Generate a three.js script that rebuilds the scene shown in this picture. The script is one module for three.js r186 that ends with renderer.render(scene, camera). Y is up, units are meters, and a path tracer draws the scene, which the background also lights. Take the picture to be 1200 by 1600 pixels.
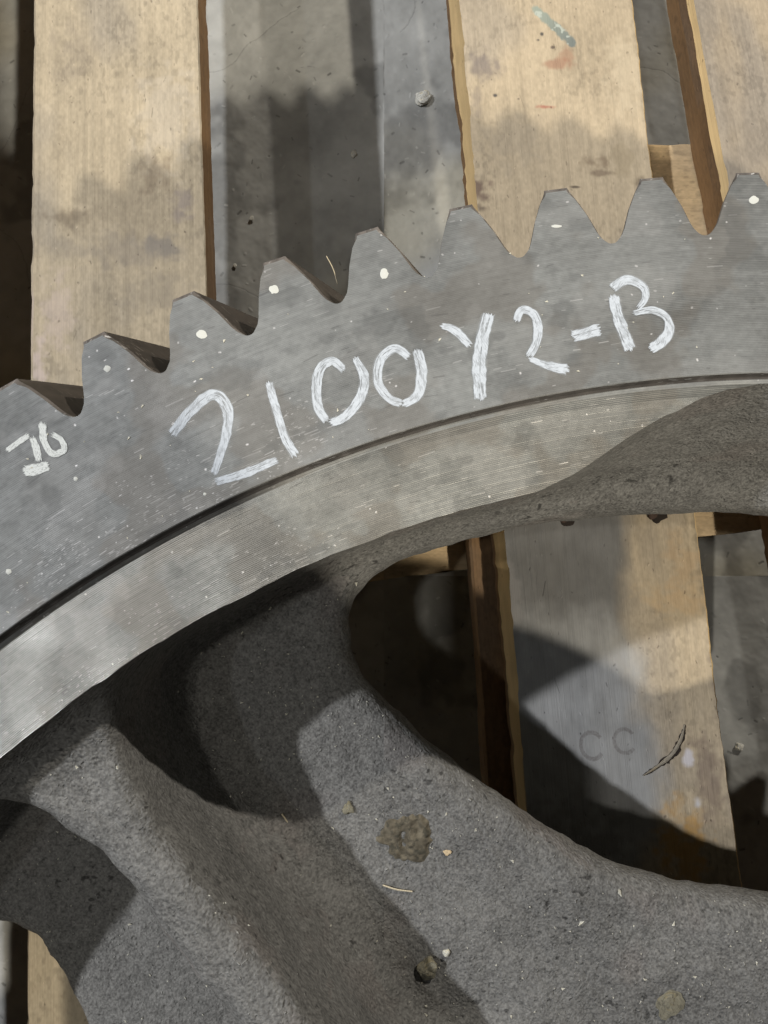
import * as THREE from 'three';
import { mergeGeometries } from 'three/addons/utils/BufferGeometryUtils.js';

// ---------------------------------------------------------------- levels (metres, y up)
const BOARD = 0.125;            // top of the pallet boards above the floor
const TOP = 0.303;              // machined top face of the gear
const BAND = TOP - 0.0040;      // inner machined band, one step lower
const WEB = 0.222;              // top of the cast web between the spokes
const EYE = 0.520;              // the camera
const FOCAL = 1250, TILT = Math.atan(100 / 1250);

// ---------------------------------------------------------------- camera
const scene = new THREE.Scene();
const camera = new THREE.PerspectiveCamera(2 * Math.atan(800 / FOCAL) * 180 / Math.PI, 0.75, 0.01, 60);
camera.position.set(0, EYE, 0);
camera.up.set(0, 0, -1);
camera.lookAt(0, EYE - Math.cos(TILT), -Math.sin(TILT));
scene.add(camera);

// ---------------------------------------------------------------- light: a dim hall and unseen lamps placed to cast the shadows
scene.background = new THREE.Color(0.034, 0.033, 0.031);
const renderer = new THREE.WebGLRenderer({ antialias: true });
renderer.toneMapping = THREE.LinearToneMapping;
renderer.toneMappingExposure = 1.06;
renderer.shadowMap.enabled = true;
// [x, y, z of the lamp, side of its glowing face, radiance, colour, label]
const LAMPS = [
  [-3.85, 5.0, -1.0, 0.15, 3600, 0xfbfbff, 'unseen square ceiling lamp, placed to light the gear wheel from the left'],
  [2.55, 5.0, 3.3, 0.16, 3300, 0xfff4e2, 'unseen square ceiling lamp, placed to cast the tooth shadows from the lower right'],
  [3.80, 4.6, -6.2, 0.14, 5200, 0xfff6ea, 'unseen square ceiling lamp far beyond the boards, placed to light the floor gaps'],
  [-0.85, 5.2, 0.05, 0.16, 380, 0xfff9f0, 'unseen square ceiling lamp nearly overhead, placed to light the web beside the rim'],
  [-1.95, 5.2, 0.54, 0.12, 330, 0xf4f8ff, 'unseen small square ceiling lamp, placed for the glint on the inner band'],  // out of view, set where it makes the band glint
];

// ---------------------------------------------------------------- helpers
function rng(seed) { let s = seed >>> 0; return () => { s = (s + 0x6D2B79F5) >>> 0; let t = Math.imul(s ^ (s >>> 15), 1 | s); t = (t + Math.imul(t ^ (t >>> 7), 61 | t)) ^ t; return ((t ^ (t >>> 14)) >>> 0) / 4294967296; }; }
const sstep = (a, b, x) => { const t = Math.min(1, Math.max(0, (x - a) / (b - a))); return t * t * (3 - 2 * t); };
const mix = (a, b, t) => a + (b - a) * t;
const clamp = (x, a = 0, b = 1) => Math.min(b, Math.max(a, x));
function hash3(x, y, z) { let h = Math.imul(x, 374761393) ^ Math.imul(y, 668265263) ^ Math.imul(z, 2147483647 - 1274126177); h = Math.imul(h ^ (h >>> 13), 1274126177); return ((h ^ (h >>> 16)) >>> 0) / 4294967296; }
function noise2(x, y, s = 0) {
  const xi = Math.floor(x), yi = Math.floor(y); let fx = x - xi, fy = y - yi; fx = fx * fx * (3 - 2 * fx); fy = fy * fy * (3 - 2 * fy);
  const a = hash3(xi, yi, s), b = hash3(xi + 1, yi, s), c = hash3(xi, yi + 1, s), d = hash3(xi + 1, yi + 1, s);
  return a + (b - a) * fx + (c - a) * fy + (a - b - c + d) * fx * fy;
}
function fbm2(x, y, oct, s = 0) { let v = 0, a = 0.5, t = 0; for (let i = 0; i < oct; i++) { v += a * noise2(x, y, s + i * 17); t += a; a *= 0.5; x = x * 2.03 + 11.3; y = y * 2.03 + 5.7; } return v / t; }
function noise3(x, y, z, s = 0) {
  const zi = Math.floor(z); let f = z - zi; f = f * f * (3 - 2 * f);
  return mix(noise2(x, y, s + zi * 7919), noise2(x, y, s + (zi + 1) * 7919), f);
}
const CT = Math.cos(TILT), ST = Math.sin(TILT);
function at(px, py, Y) {        // the point at height Y that the photograph shows at (px, py)
  const a = px - 600, b = 800 - py, dy = ST * b - CT * FOCAL, dz = -CT * b - ST * FOCAL, t = (Y - EYE) / dy;
  return new THREE.Vector3(a * t, Y, dz * t);
}
const used = {};
function numbered(name) { const n = used[name] = (used[name] ?? -1) + 1; return n ? name + '_' + String(n).padStart(3, '0') : name; }
function mesh(name, geometry, material, parent) {
  const m = new THREE.Mesh(geometry, material); m.name = parent ? name : numbered(name); m.castShadow = m.receiveShadow = true; (parent ?? scene).add(m); return m;
}
function thing(name, label, category, group) {
  const g = new THREE.Group(); g.name = numbered(name); g.userData = { label, category }; if (group) g.userData.group = group; scene.add(g); return g;
}
function tag(o, label, category, group) { o.userData = { label, category }; if (group) o.userData.group = group; return o; }
// a texture from a function that fills [r, g, b] (linear 0..1) for texel centre (u, v) in 0..1
const toS = (x) => { x = clamp(x); return 255 * (x <= 0.0031308 ? 12.92 * x : 1.055 * Math.pow(x, 1 / 2.4) - 0.055); };
function colorTex(w, h, fill) {
  const d = new Uint8Array(w * h * 4), c = [0, 0, 0];
  for (let j = 0, k = 0; j < h; j++) for (let i = 0; i < w; i++, k += 4) { fill((i + 0.5) / w, (j + 0.5) / h, c, i, j); d[k] = toS(c[0]); d[k + 1] = toS(c[1]); d[k + 2] = toS(c[2]); d[k + 3] = 255; }
  return tex(d, w, h, true);
}
function grayTex(w, h, fill) {
  const d = new Uint8Array(w * h * 4);
  for (let j = 0, k = 0; j < h; j++) for (let i = 0; i < w; i++, k += 4) { const v = 255 * clamp(fill((i + 0.5) / w, (j + 0.5) / h, i, j)); d[k] = d[k + 1] = d[k + 2] = v; d[k + 3] = 255; }
  return tex(d, w, h, false);
}
function tex(d, w, h, srgb) {
  const t = new THREE.DataTexture(d, w, h); t.wrapS = t.wrapT = THREE.RepeatWrapping; t.magFilter = THREE.LinearFilter; t.minFilter = THREE.LinearMipmapLinearFilter; t.generateMipmaps = true;
  if (srgb) t.colorSpace = THREE.SRGBColorSpace; t.needsUpdate = true; return t;
}
function geo(pos, uv, index, groups) {
  const g = new THREE.BufferGeometry(); g.setAttribute('position', new THREE.Float32BufferAttribute(pos, 3)); g.setAttribute('uv', new THREE.Float32BufferAttribute(uv, 2)); g.setIndex(index);
  if (groups) for (const [s, c, m] of groups) g.addGroup(s, c, m);
  g.computeVertexNormals(); return g;
}
// scattered marks stamped into a float field: short strokes, specks
function field(w, h, v = 0) { return { w, h, d: new Float32Array(w * h).fill(v) }; }
function stroke(f, x, y, ang, len, wid, val, wrap = true) {
  const c = Math.cos(ang), s = Math.sin(ang), R = len / 2 + wid + 1;
  for (let j = Math.floor(y - R); j <= y + R; j++) for (let i = Math.floor(x - R); i <= x + R; i++) {
    const dx = i - x, dy = j - y, a = Math.abs(dx * c + dy * s) - len / 2, b = Math.abs(-dx * s + dy * c), d = Math.hypot(Math.max(a, 0), b);
    const t = clamp(wid + 0.5 - d); if (t <= 0) continue;
    let ii = i, jj = j; if (wrap) { ii = (i % f.w + f.w) % f.w; jj = (j % f.h + f.h) % f.h; } else if (i < 0 || j < 0 || i >= f.w || j >= f.h) continue;
    const k = jj * f.w + ii; if (Math.abs(val * t) > Math.abs(f.d[k])) f.d[k] = val * t;
  }
}

// ---------------------------------------------------------------- gear: shape numbers
const CX = 0.1127, CZ = 0.3039, TEETH = 96, PITCH = 2 * Math.PI / TEETH, PHASE = -0.28607, TWIST = 0.139;
const R_ROOT = 0.3996, R_STEP = 0.3602, AXIS = 0.095;       // AXIS: middle of the opening in view
const polar = (th, r) => [CX + r * Math.sin(th), CZ - r * Math.cos(th)];

// ---------------------------------------------------------------- materials of the gear
const U0 = -0.80, USPAN = 2 * Math.PI * 0.38 / 7, VSPAN = 0.10, R0 = 0.322;   // polar sheet of the machined face: u = arc metres, v = radius
const faceUV = (th, r) => [((th - U0) * 0.38) / USPAN, (r - R0) / VSPAN];
const SW = 2048, SH = 640;
const steelMarks = field(SW, SH), steelLow = field(SW, SH), rs = rng(11);
for (let i = 0; i < 6000; i++) {      // bright turned scratches, thicker toward the lower left of the face
  const x = rs() * SW, y = rs() * SH, left = 1 - sstep(0.30, 0.62, x / SW), dens = sstep(0.45, 0.75, noise2(x / 170, y / 70, 71)) * (0.12 + 0.95 * left * (1.1 - y / SH)) + 0.02;
  if (rs() > dens) continue;
  stroke(steelMarks, x, y, (rs() - 0.5) * 0.12, 2 + rs() * rs() * 34, 0.25 + rs() * 0.5, 0.2 + rs() * 0.55);
}
for (let i = 0; i < 220; i++) stroke(steelMarks, rs() * SW, rs() * SH, rs() * 3, rs() * 2, 0.6 + rs() * 1.1, 0.5 + rs() * 0.8);
for (let i = 0; i < 160; i++) { const x = rs() * SW * 0.5, y = rs() * SH * 0.55; for (let k = 0; k < 7; k++) stroke(steelMarks, x + (rs() - 0.5) * 60, y + (rs() - 0.5) * 26, (rs() - 0.5) * 0.5, rs() * 6, 0.2 + rs() * 0.5, 0.3 + rs() * 0.6); }
for (let i = 0; i < 420; i++) stroke(steelLow, rs() * SW, rs() * SH, (rs() - 0.5) * 0.3, rs() * 26, 0.4 + rs() * 1.0, 0.3 + rs() * 0.5);
const lineJ = []; for (let j = 0; j < SH; j++) lineJ.push(rs());
const feed = (i, j) => 0.5 + 0.5 * Math.sin(j * 2.0 + 1.4 * noise2(i / 260, j / 9, 5) + 0.8 * lineJ[j]);
function steelColor(u, v, c, i, j) {
  const blot = fbm2(u * 26, v * 9, 4, 3), big = fbm2(u * 7, v * 2.4, 3, 31), drag = fbm2(u * 30, v * 150, 3, 9);
  let g = 0.186 + 0.10 * (blot - 0.5) + 0.12 * (big - 0.5) + 0.07 * (fbm2(u * 230, v * 90, 3, 64) - 0.5) + 0.055 * (drag - 0.5) + 0.045 * (feed(i, j) - 0.5);
  const film = sstep(0.56, 0.66, fbm2(u * 18 + 4, v * 6 + 9, 4, 57)) * 0.42;   // brown dried film in ragged patches
  c[0] = mix(g * 0.965, 0.15, film); c[1] = mix(g * 1.01, 0.138, film); c[2] = mix(g * 0.995, 0.12, film);
  const bare = sstep(0.55, 0.62, fbm2(u * 22 + 9, v * 8 + 1, 5, 69)) * 0.13; c[0] = mix(c[0], 0.345, bare); c[1] = mix(c[1], 0.345, bare); c[2] = mix(c[2], 0.335, bare);
  const smudge = sstep(0.60, 0.72, fbm2(u * 34, v * 13 + 3, 4, 67)) * 0.32; c[0] = mix(c[0], 0.085, smudge); c[1] = mix(c[1], 0.09, smudge); c[2] = mix(c[2], 0.09, smudge);
  const k = j * SW + i, m = steelMarks.d[k], l = steelLow.d[k];
  for (let q = 0; q < 3; q++) c[q] = mix(mix(c[q], 0.07, l * 0.6), 0.62, m * 0.75);
}
const steelMap = colorTex(SW, SH, steelColor);
const steelBump = grayTex(SW, SH, (u, v, i, j) => 0.35 * feed(i, j) + 0.25 * fbm2(u * 30, v * 150, 2, 9) + 0.2 * fbm2(u * 90, v * 30, 2, 13) + 0.3 * steelMarks.d[j * SW + i]);
const steelRough = grayTex(1024, 320, (u, v) => 0.40 + 0.28 * fbm2(u * 26, v * 9, 3, 3) + 0.10 * fbm2(u * 60, v * 20, 2, 63));
const M = {};
M.steel = new THREE.MeshPhysicalMaterial({ name: 'turned steel', map: steelMap, bumpMap: steelBump, bumpScale: 0.00011, roughnessMap: steelRough, roughness: 1, metalness: 0.42 });
M.bandSteel = new THREE.MeshPhysicalMaterial({ name: 'turned steel band', map: steelMap.clone(), bumpMap: steelBump.clone(), bumpScale: 0.00022, roughnessMap: steelRough, roughness: 0.74, metalness: 0.42, color: new THREE.Color(1.12, 1.08, 1.0) });
for (const t of [M.bandSteel.map, M.bandSteel.bumpMap]) { t.offset.set(0.05, 0.31); t.needsUpdate = true; }

const flankMarks = field(512, 512), rf = rng(23);
for (let i = 0; i < 900; i++) stroke(flankMarks, rf() * 512, rf() * 512, (rf() - 0.5) * 0.5, 2 + rf() * 10, 0.4 + rf() * 0.7, 0.3 + rf() * 0.7);
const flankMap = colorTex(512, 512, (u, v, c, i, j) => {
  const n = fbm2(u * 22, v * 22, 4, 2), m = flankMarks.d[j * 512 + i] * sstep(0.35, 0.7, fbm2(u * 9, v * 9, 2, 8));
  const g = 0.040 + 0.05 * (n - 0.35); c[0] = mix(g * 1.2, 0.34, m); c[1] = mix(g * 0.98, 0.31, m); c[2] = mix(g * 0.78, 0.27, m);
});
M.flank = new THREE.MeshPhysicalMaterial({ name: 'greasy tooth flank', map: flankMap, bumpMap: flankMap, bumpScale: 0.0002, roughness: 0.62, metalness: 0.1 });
M.edge = new THREE.MeshPhysicalMaterial({ name: 'worn tooth tip', map: flankMap, color: new THREE.Color(3.0, 3.3, 3.7), roughness: 0.6, metalness: 0.2 });

M.step = new THREE.MeshPhysicalMaterial({ name: 'grimy step', map: flankMap, color: new THREE.Color(1.5, 1.7, 2.0), roughness: 0.7, metalness: 0.1 });  // darker tint puts the shade of the step into its colour

// cast iron: planar sheet, 0.34 m to the repeat
const CW = 2048, CSPAN = 0.34;
const castLight = field(CW, CW), castDark = field(CW, CW), castBump = field(CW, CW), rc = rng(41);
for (let i = 0; i < 17000; i++) { const x = rc() * CW, y = rc() * CW, v = 0.10 + rc() * rc() * 0.5; stroke(castLight, x, y, rc() * 3.14, 1 + rc() * rc() * 11, 0.3 + rc() * 0.7, v); }
for (let i = 0; i < 1500; i++) { const x = rc() * CW, y = rc() * CW; stroke(castLight, x, y, rc() * 3, rc() * 5, 0.5 + rc() * rc() * 1.7, 0.5 + rc() * 0.8); }
for (let i = 0; i < 9000; i++) { const x = rc() * CW, y = rc() * CW, a = rc() * 3; stroke(castDark, x, y, a, rc() * 8, 0.5 + rc() * 1.3, 0.15 + rc() * 0.45); }
const castMap = colorTex(CW, CW, (u, v, c, i, j) => {
  const k = j * CW + i, n = fbm2(u * 620, v * 620, 2, 6), b = fbm2(u * 24, v * 24, 4, 15), w = fbm2(u * 7 + 3, v * 7, 3, 25);
  const n3 = fbm2(u * 270, v * 270, 2, 16); let g = 0.175 + 0.17 * (n - 0.5) + 0.09 * (n3 - 0.5) + 0.06 * (b - 0.5) + 0.04 * (w - 0.5);
  g *= 1 - 0.5 * castDark.d[k];
  g *= 1 - 0.6 * sstep(0.70, 0.80, fbm2(u * 110, v * 150, 3, 81)) * sstep(0.56, 0.70, fbm2(u * 10 + 2, v * 10 + 6, 2, 83));
  const rust = sstep(0.60, 0.74, fbm2(u * 11 + 7, v * 11 + 2, 4, 77)) * 0.35, l = castLight.d[k] * 0.7;
  c[0] = mix(mix(g, g * 1.06, rust), 0.46, l); c[1] = mix(mix(g * 0.995, g * 0.95, rust), 0.46, l); c[2] = mix(mix(g * 0.94, g * 0.88, rust), 0.43, l);
});
const castBumpMap = grayTex(CW, CW, (u, v, i, j) => 0.30 * fbm2(u * 480, v * 480, 3, 44) + 0.35 * fbm2(u * 90, v * 90, 3, 45) + 0.35 * castLight.d[j * CW + i] - 0.3 * castDark.d[j * CW + i] + 0.25);
M.cast = new THREE.MeshPhysicalMaterial({ name: 'sand cast iron', map: castMap, bumpMap: castBumpMap, bumpScale: 0.0014, roughness: 0.86, metalness: 0.0, specularIntensity: 0.6 });

// ---------------------------------------------------------------- gear
const gear = thing('gear_wheel', 'large grey steel gear wheel with chalked number, lying on the wooden pallet', 'gear wheel');
// the toothless ring: top face, step down to the band, outer cylinder
{
  const seg = TEETH * 12, prof = [[R_ROOT, BOARD + 0.001], [R_ROOT, TOP], [R_STEP, TOP], [R_STEP - 0.0003, TOP - 0.0002], [R_STEP - 0.0007, TOP - 0.0030], [R_STEP - 0.0013, TOP - 0.0036], [R_STEP - 0.0024, BAND]];
  const pos = [], uv = [], idx = [], groups = [];
  const strip = (k, m, sub) => {
    const s = idx.length, b = pos.length / 3, [ra, ya] = prof[k], [rb, yb] = prof[k + 1];
    for (let j = 0; j <= sub; j++) for (let i = 0; i <= seg; i++) {
      const th = PHASE + i / seg * 2 * Math.PI, t = j / sub, r = mix(ra, rb, t), y = mix(ya, yb, t), [x, z] = polar(th, r);
      pos.push(x, y, z); uv.push(...(m === 0 ? faceUV(th, r) : [th * 4, y * 10 + r * 10]));
    }
    for (let j = 0; j < sub; j++) for (let i = 0; i < seg; i++) { const a = b + j * (seg + 1) + i, c = a + seg + 1; idx.push(a, a + 1, c, a + 1, c + 1, c); }
    groups.push([s, idx.length - s, m]);
  };
  strip(0, 1, 1); strip(1, 0, 3); strip(2, 0, 1); strip(3, 2, 1); strip(4, 2, 1); strip(5, 0, 1);
  const g = geo(pos, uv, idx, groups);
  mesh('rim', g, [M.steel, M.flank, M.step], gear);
}
// each tooth its own piece
const HALF = [[0.0312, 0.39965], [0.0300, 0.39985], [0.0283, 0.4006], [0.0261, 0.4018], [0.0237, 0.4036], [0.0188, 0.4088], [0.0130, 0.4136], [0.0087, 0.4167], [0.0078, 0.4178]];
const tipBits = rng(77);
for (let t = 0; t < TEETH; t++) {
  const th0 = PHASE + t * PITCH, P = [[-PITCH / 2, R_ROOT], ...HALF.map(([a, r]) => [-a, r]), ...HALF.map(([a, r]) => [a, r]).reverse(), [PITCH / 2, R_ROOT]];
  const n = P.length, pos = [], uv = [], idx = [], groups = [], jag = P.map(() => (tipBits() - 0.5) * 0.00025);
  const ring = (y, inset, tipInset, k) => {
    const tw = TWIST * (TOP - y) / (TOP - BOARD);
    P.forEach(([a, r], i) => {
      const tip = sstep(0.4150, 0.4176, r), low = sstep(0.3998, 0.4014, r), aa = Math.abs(a) < 0.0325 ? a - Math.sign(a) * (inset * low * (1 - tip) + tipInset * 0.35 * tip) / r : a;
      const rr = r - tipInset * tip + (k ? jag[i] * low : 0), th = th0 + aa + tw, [x, z] = polar(th, rr);
      pos.push(x, y, z); uv.push(...(k === 2 ? faceUV(th, rr) : [a * 12 + t * 0.37, y * 9]));
    });
  };
  // top face (its own vertices)
  ring(TOP, 0.0004, 0.0012, 2);
  const inner = []; for (let i = 0; i <= 12; i++) { const th = th0 - PITCH / 2 + PITCH * i / 12, [x, z] = polar(th, R_ROOT); inner.push(pos.length / 3); pos.push(x, TOP, z); uv.push(...faceUV(th, R_ROOT)); }
  const poly = [...Array(n).keys()].slice(1, n - 1).map((i) => i).concat(inner.slice().reverse());
  const flat = THREE.ShapeUtils.triangulateShape(poly.map((i) => new THREE.Vector2(pos[i * 3], pos[i * 3 + 2])), []);
  for (const [a, b, c] of flat) idx.push(poly[a], poly[b], poly[c]);
  groups.push([0, idx.length, 0]);
  // chamfer
  let b = pos.length / 3, s = idx.length; ring(TOP, 0.0004, 0.0012, 1); ring(TOP - 0.0011, 0, 0, 1);
  for (let i = 0; i < n - 1; i++) idx.push(b + i, b + n + i, b + i + 1, b + i + 1, b + n + i, b + n + i + 1);
  groups.push([s, idx.length - s, 2]);
  b = pos.length / 3; s = idx.length; const LV = 14;
  for (let k = 0; k <= LV; k++) ring(mix(TOP - 0.0011, BOARD + 0.0012, k / LV), 0, 0, 1);
  for (let k = 0; k < LV; k++) for (let i = 0; i < n - 1; i++) { const a = b + k * n + i; idx.push(a, a + n, a + 1, a + 1, a + n, a + n + 1); }
  groups.push([s, idx.length - s, 1]);
  const g = geo(pos, uv, idx, groups);
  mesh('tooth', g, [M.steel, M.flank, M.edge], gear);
}
const heights = new Map();       // top of the casting in 3 mm cells, to set the loose bits down on it
// the casting: rim wall, web with four openings, spoke ribs, hub, as one distance field
const OPEN = [[0, .1875], [.10, .1890], [.20, .1955], [.285, .2057], [.349, .2184], [.42, .2367], [.458, .2517], [.486, .2651], [.510, .2796], [.524, .2924], [.521, .3027], [.509, .3126], [.493, .3210], [.464, .3268], [.429, .3308], [.398, .3317], [.3, .3330], [.2, .334], [.1, .334], [0, .334]];
const outline = [...OPEN.map(([a, r]) => [-a, r]), ...OPEN.slice(1, -1).reverse()].map(([a, r]) => [r * Math.sin(a), r * Math.cos(a)]);
function openingDistance(x, y) {     // signed distance to one opening, its axis along +y; negative inside
  let d = 1e9, inside = false;
  for (let i = 0, j = outline.length - 1; i < outline.length; j = i++) {
    const [ax, ay] = outline[j], [bx, by] = outline[i], ex = bx - ax, ey = by - ay, wx = x - ax, wy = y - ay, t = clamp((wx * ex + wy * ey) / (ex * ex + ey * ey));
    d = Math.min(d, (wx - ex * t) ** 2 + (wy - ey * t) ** 2);
    if ((ay > y) !== (by > y) && x < (bx - ax) * (y - ay) / (by - ay) + ax) inside = !inside;
  }
  return inside ? -Math.sqrt(d) : Math.sqrt(d);
}
const smin = (a, b, k) => { const h = Math.max(k - Math.abs(a - b), 0) / k; return Math.min(a, b) - h * h * k * 0.25; };
const smax = (a, b, k) => -smin(-a, -b, k);
{
  const axis = (lo, f0, f1, hi, fine, coarse) => { const o = []; for (let x = lo; x < f0; x += coarse) o.push(x); for (let x = f0; x < f1; x += fine) o.push(x); for (let x = f1; x <= hi; x += coarse) o.push(x); return o; };
  const xs = axis(-0.262, -0.206, 0.160, 0.486, 0.0020, 0.008), zs = axis(-0.066, -0.066, 0.190, 0.676, 0.0020, 0.008), ys = axis(0.121, 0.190, 0.304, 0.305, 0.0020, 0.006);
  const nx = xs.length, ny = ys.length, nz = zs.length, F = new Float32Array(nx * ny * nz);
  for (let k = 0; k < nz; k++) for (let i = 0; i < nx; i++) {
    const dx = xs[i] - CX, dz = zs[k] - CZ, r = Math.hypot(dx, dz), th = Math.atan2(dx, -dz);
    if (r > 0.382) { for (let j = 0; j < ny; j++) F[(k * ny + j) * nx + i] = -1; continue; }
    let q = th - AXIS; q -= Math.round(q / (Math.PI / 2)) * Math.PI / 2;                 // angle from the nearest opening's middle
    const od = openingDistance(r * Math.sin(q), r * Math.cos(q)), sp = Math.PI / 4 - Math.abs(q);
    const side = r * Math.sin(sp), along = r * Math.cos(sp), scoop = 1 - sstep(0.115, 0.325, Math.abs(q)), px = xs[i], pz = zs[k];
    for (let j = 0; j < ny; j++) {
      const y = ys[j], up = clamp((y - 0.209) / (BAND - 0.209), -1, 1), n1 = (noise3(px * 130, y * 130, pz * 130, 1) - 0.5) * 0.0013 + (noise3(px * 330, y * 330, pz * 330, 2) - 0.5) * (y > BAND - 0.008 ? 0.0013 : 0.0009), n2 = (noise3(px * 38, y * 38, pz * 38, 3) - 0.5) * 0.0028;
      const wallR = 0.3365 + (mix(-0.0020, 0.0210, scoop)) * Math.pow(Math.abs(up), 1.25) + (1 - Math.abs(up)) * 0.0005;
      const ring = wallR - r;
      let web = Math.max(Math.abs(y - 0.2095) - 0.0125, 0.07 - r);
      web = smax(web, -od, 0.013);
      let f = smin(ring, web, 0.026);
      const hw = 0.0088 + 0.055 * Math.max(0, 0.282 - y) + 0.010 * sstep(0.285, 0.335, r);
      const rib = smax(smax(side - hw, y - mix(0.279, 0.2825, sstep(0.18, 0.31, r)), 0.008), Math.max(0.135 - y, 0.06 - along, r - 0.345), 0.004);
      f = smin(f, rib, 0.022);
      const hub = smax(Math.max(r - 0.088, 0.047 - r), Math.max(y - 0.292, 0.127 - y), 0.006);
      f = smin(f, hub, 0.02);
      const calm = 1 - 0.72 * sstep(BAND - 0.022, BAND - 0.003, y) * sstep(0.30, 0.325, r);
      F[(k * ny + j) * nx + i] = f + n1 * mix(calm, 1, 0.35) + n2 * calm;
    }
  }
  // surface nets
  const vid = new Int32Array(nx * ny * nz).fill(-1), V = [], quads = [], C = (i, j, k) => (k * ny + j) * nx + i;
  for (let k = 0; k < nz - 1; k++) for (let j = 0; j < ny - 1; j++) for (let i = 0; i < nx - 1; i++) {
    let mask = 0; for (let c = 0; c < 8; c++) if (F[C(i + (c & 1), j + (c >> 1 & 1), k + (c >> 2))] < 0) mask |= 1 << c;
    if (mask === 0 || mask === 255) continue;
    let sx = 0, sy = 0, sz = 0, n = 0;
    for (let a = 0; a < 8; a++) for (let bit = 1; bit < 8; bit <<= 1) {
      if (a & bit) continue; const b = a | bit; if ((mask >> a & 1) === (mask >> b & 1)) continue;
      const fa = F[C(i + (a & 1), j + (a >> 1 & 1), k + (a >> 2))], fb = F[C(i + (b & 1), j + (b >> 1 & 1), k + (b >> 2))], t = fa / (fa - fb);
      sx += mix(xs[i + (a & 1)], xs[i + (b & 1)], t); sy += mix(ys[j + (a >> 1 & 1)], ys[j + (b >> 1 & 1)], t); sz += mix(zs[k + (a >> 2)], zs[k + (b >> 2)], t); n++;
    }
    vid[C(i, j, k)] = V.length / 3; V.push(sx / n, sy / n, sz / n);
  }
  for (let k = 1; k < nz - 1; k++) for (let j = 1; j < ny - 1; j++) for (let i = 1; i < nx - 1; i++) {
    const s = F[C(i, j, k)] < 0;
    const put = (o, a, b, c, d) => { if (Math.min(a, b, c, d) < 0) return; if (s !== o) quads.push(a, b, c, d); else quads.push(d, c, b, a); };
    if (s !== (F[C(i + 1, j, k)] < 0)) put(false, vid[C(i, j - 1, k - 1)], vid[C(i, j, k - 1)], vid[C(i, j, k)], vid[C(i, j - 1, k)]);
    if (s !== (F[C(i, j + 1, k)] < 0)) put(false, vid[C(i - 1, j, k - 1)], vid[C(i - 1, j, k)], vid[C(i, j, k)], vid[C(i, j, k - 1)]);
    if (s !== (F[C(i, j, k + 1)] < 0)) put(false, vid[C(i - 1, j - 1, k)], vid[C(i, j - 1, k)], vid[C(i, j, k)], vid[C(i - 1, j, k)]);
  }
  // normals from the whole sheet, then cut it flat at the machined plane
  const nrm = new Float32Array(V.length), A = new THREE.Vector3(), B = new THREE.Vector3(), Cc = new THREE.Vector3();
  const tri = (a, b, c) => { A.fromArray(V, a * 3); B.fromArray(V, b * 3).sub(A); Cc.fromArray(V, c * 3).sub(A); B.cross(Cc); for (const q of [a, b, c]) { nrm[q * 3] += B.x; nrm[q * 3 + 1] += B.y; nrm[q * 3 + 2] += B.z; } };
  const tris = []; for (let q = 0; q < quads.length; q += 4) { const [a, b, c, d] = quads.slice(q, q + 4); tri(a, b, c); tri(a, c, d); tris.push(a, b, c, a, c, d); }
  const pos = Array.from(V), nor = Array.from(nrm), idx = [], cut = new Map(), edge = [], rad = (q) => Math.hypot(pos[q * 3] - CX, pos[q * 3 + 2] - CZ);
  const cross = (a, b) => {
    const key = a < b ? a * 4e6 + b : b * 4e6 + a; if (cut.has(key)) return cut.get(key);
    const t = (BAND - pos[a * 3 + 1]) / (pos[b * 3 + 1] - pos[a * 3 + 1]), id = pos.length / 3;
    for (let c = 0; c < 3; c++) { pos.push(c === 1 ? BAND : mix(pos[a * 3 + c], pos[b * 3 + c], t)); nor.push(mix(nor[a * 3 + c], nor[b * 3 + c], t)); }
    cut.set(key, id); edge.push(id); return id;
  };
  for (let q = 0; q < tris.length; q += 3) {
    const T3 = [tris[q], tris[q + 1], tris[q + 2]]; if (Math.max(...T3.map(rad)) > 0.3765) continue;
    const keep = T3.map((v) => pos[v * 3 + 1] <= BAND), n = keep.filter(Boolean).length;
    if (n === 3) idx.push(...T3); else if (n) {
      const out = []; for (let e = 0; e < 3; e++) { const a = T3[e], b = T3[(e + 1) % 3]; if (keep[e]) out.push(a); if (keep[e] !== keep[(e + 1) % 3]) out.push(cross(a, b)); }
      for (let e = 1; e < out.length - 1; e++) idx.push(out[0], out[e], out[e + 1]);
    }
  }
  const map = new Map(), p2 = [], n2 = [], uv = [], fin = [];       // the sheet is laid on each face along its main axis
  for (let q = 0; q < idx.length; q += 3) {
    let fx = 0, fy = 0, fz = 0; for (let e = 0; e < 3; e++) { const v = idx[q + e], l = Math.hypot(nor[v * 3], nor[v * 3 + 1], nor[v * 3 + 2]) || 1; fx += Math.abs(nor[v * 3] / l); fy += Math.abs(nor[v * 3 + 1] / l); fz += Math.abs(nor[v * 3 + 2] / l); }
    const ax = fy > 0.95 * Math.hypot(fx, fz) ? 1 : fx > fz ? 0 : 2;
    for (let e = 0; e < 3; e++) {
      const v = idx[q + e], key = v * 3 + ax;
      if (!map.has(key)) {
        const x = pos[v * 3], y = pos[v * 3 + 1], z = pos[v * 3 + 2], l = Math.hypot(nor[v * 3], nor[v * 3 + 1], nor[v * 3 + 2]) || 1;
        map.set(key, p2.length / 3); p2.push(x, y, z); n2.push(nor[v * 3] / l, nor[v * 3 + 1] / l, nor[v * 3 + 2] / l);
        uv.push((ax === 0 ? z + 0.11 : x) / CSPAN, (ax === 1 ? z : y * 1.1 + 0.07) / CSPAN);
      }
      fin.push(map.get(key));
    }
  }
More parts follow.
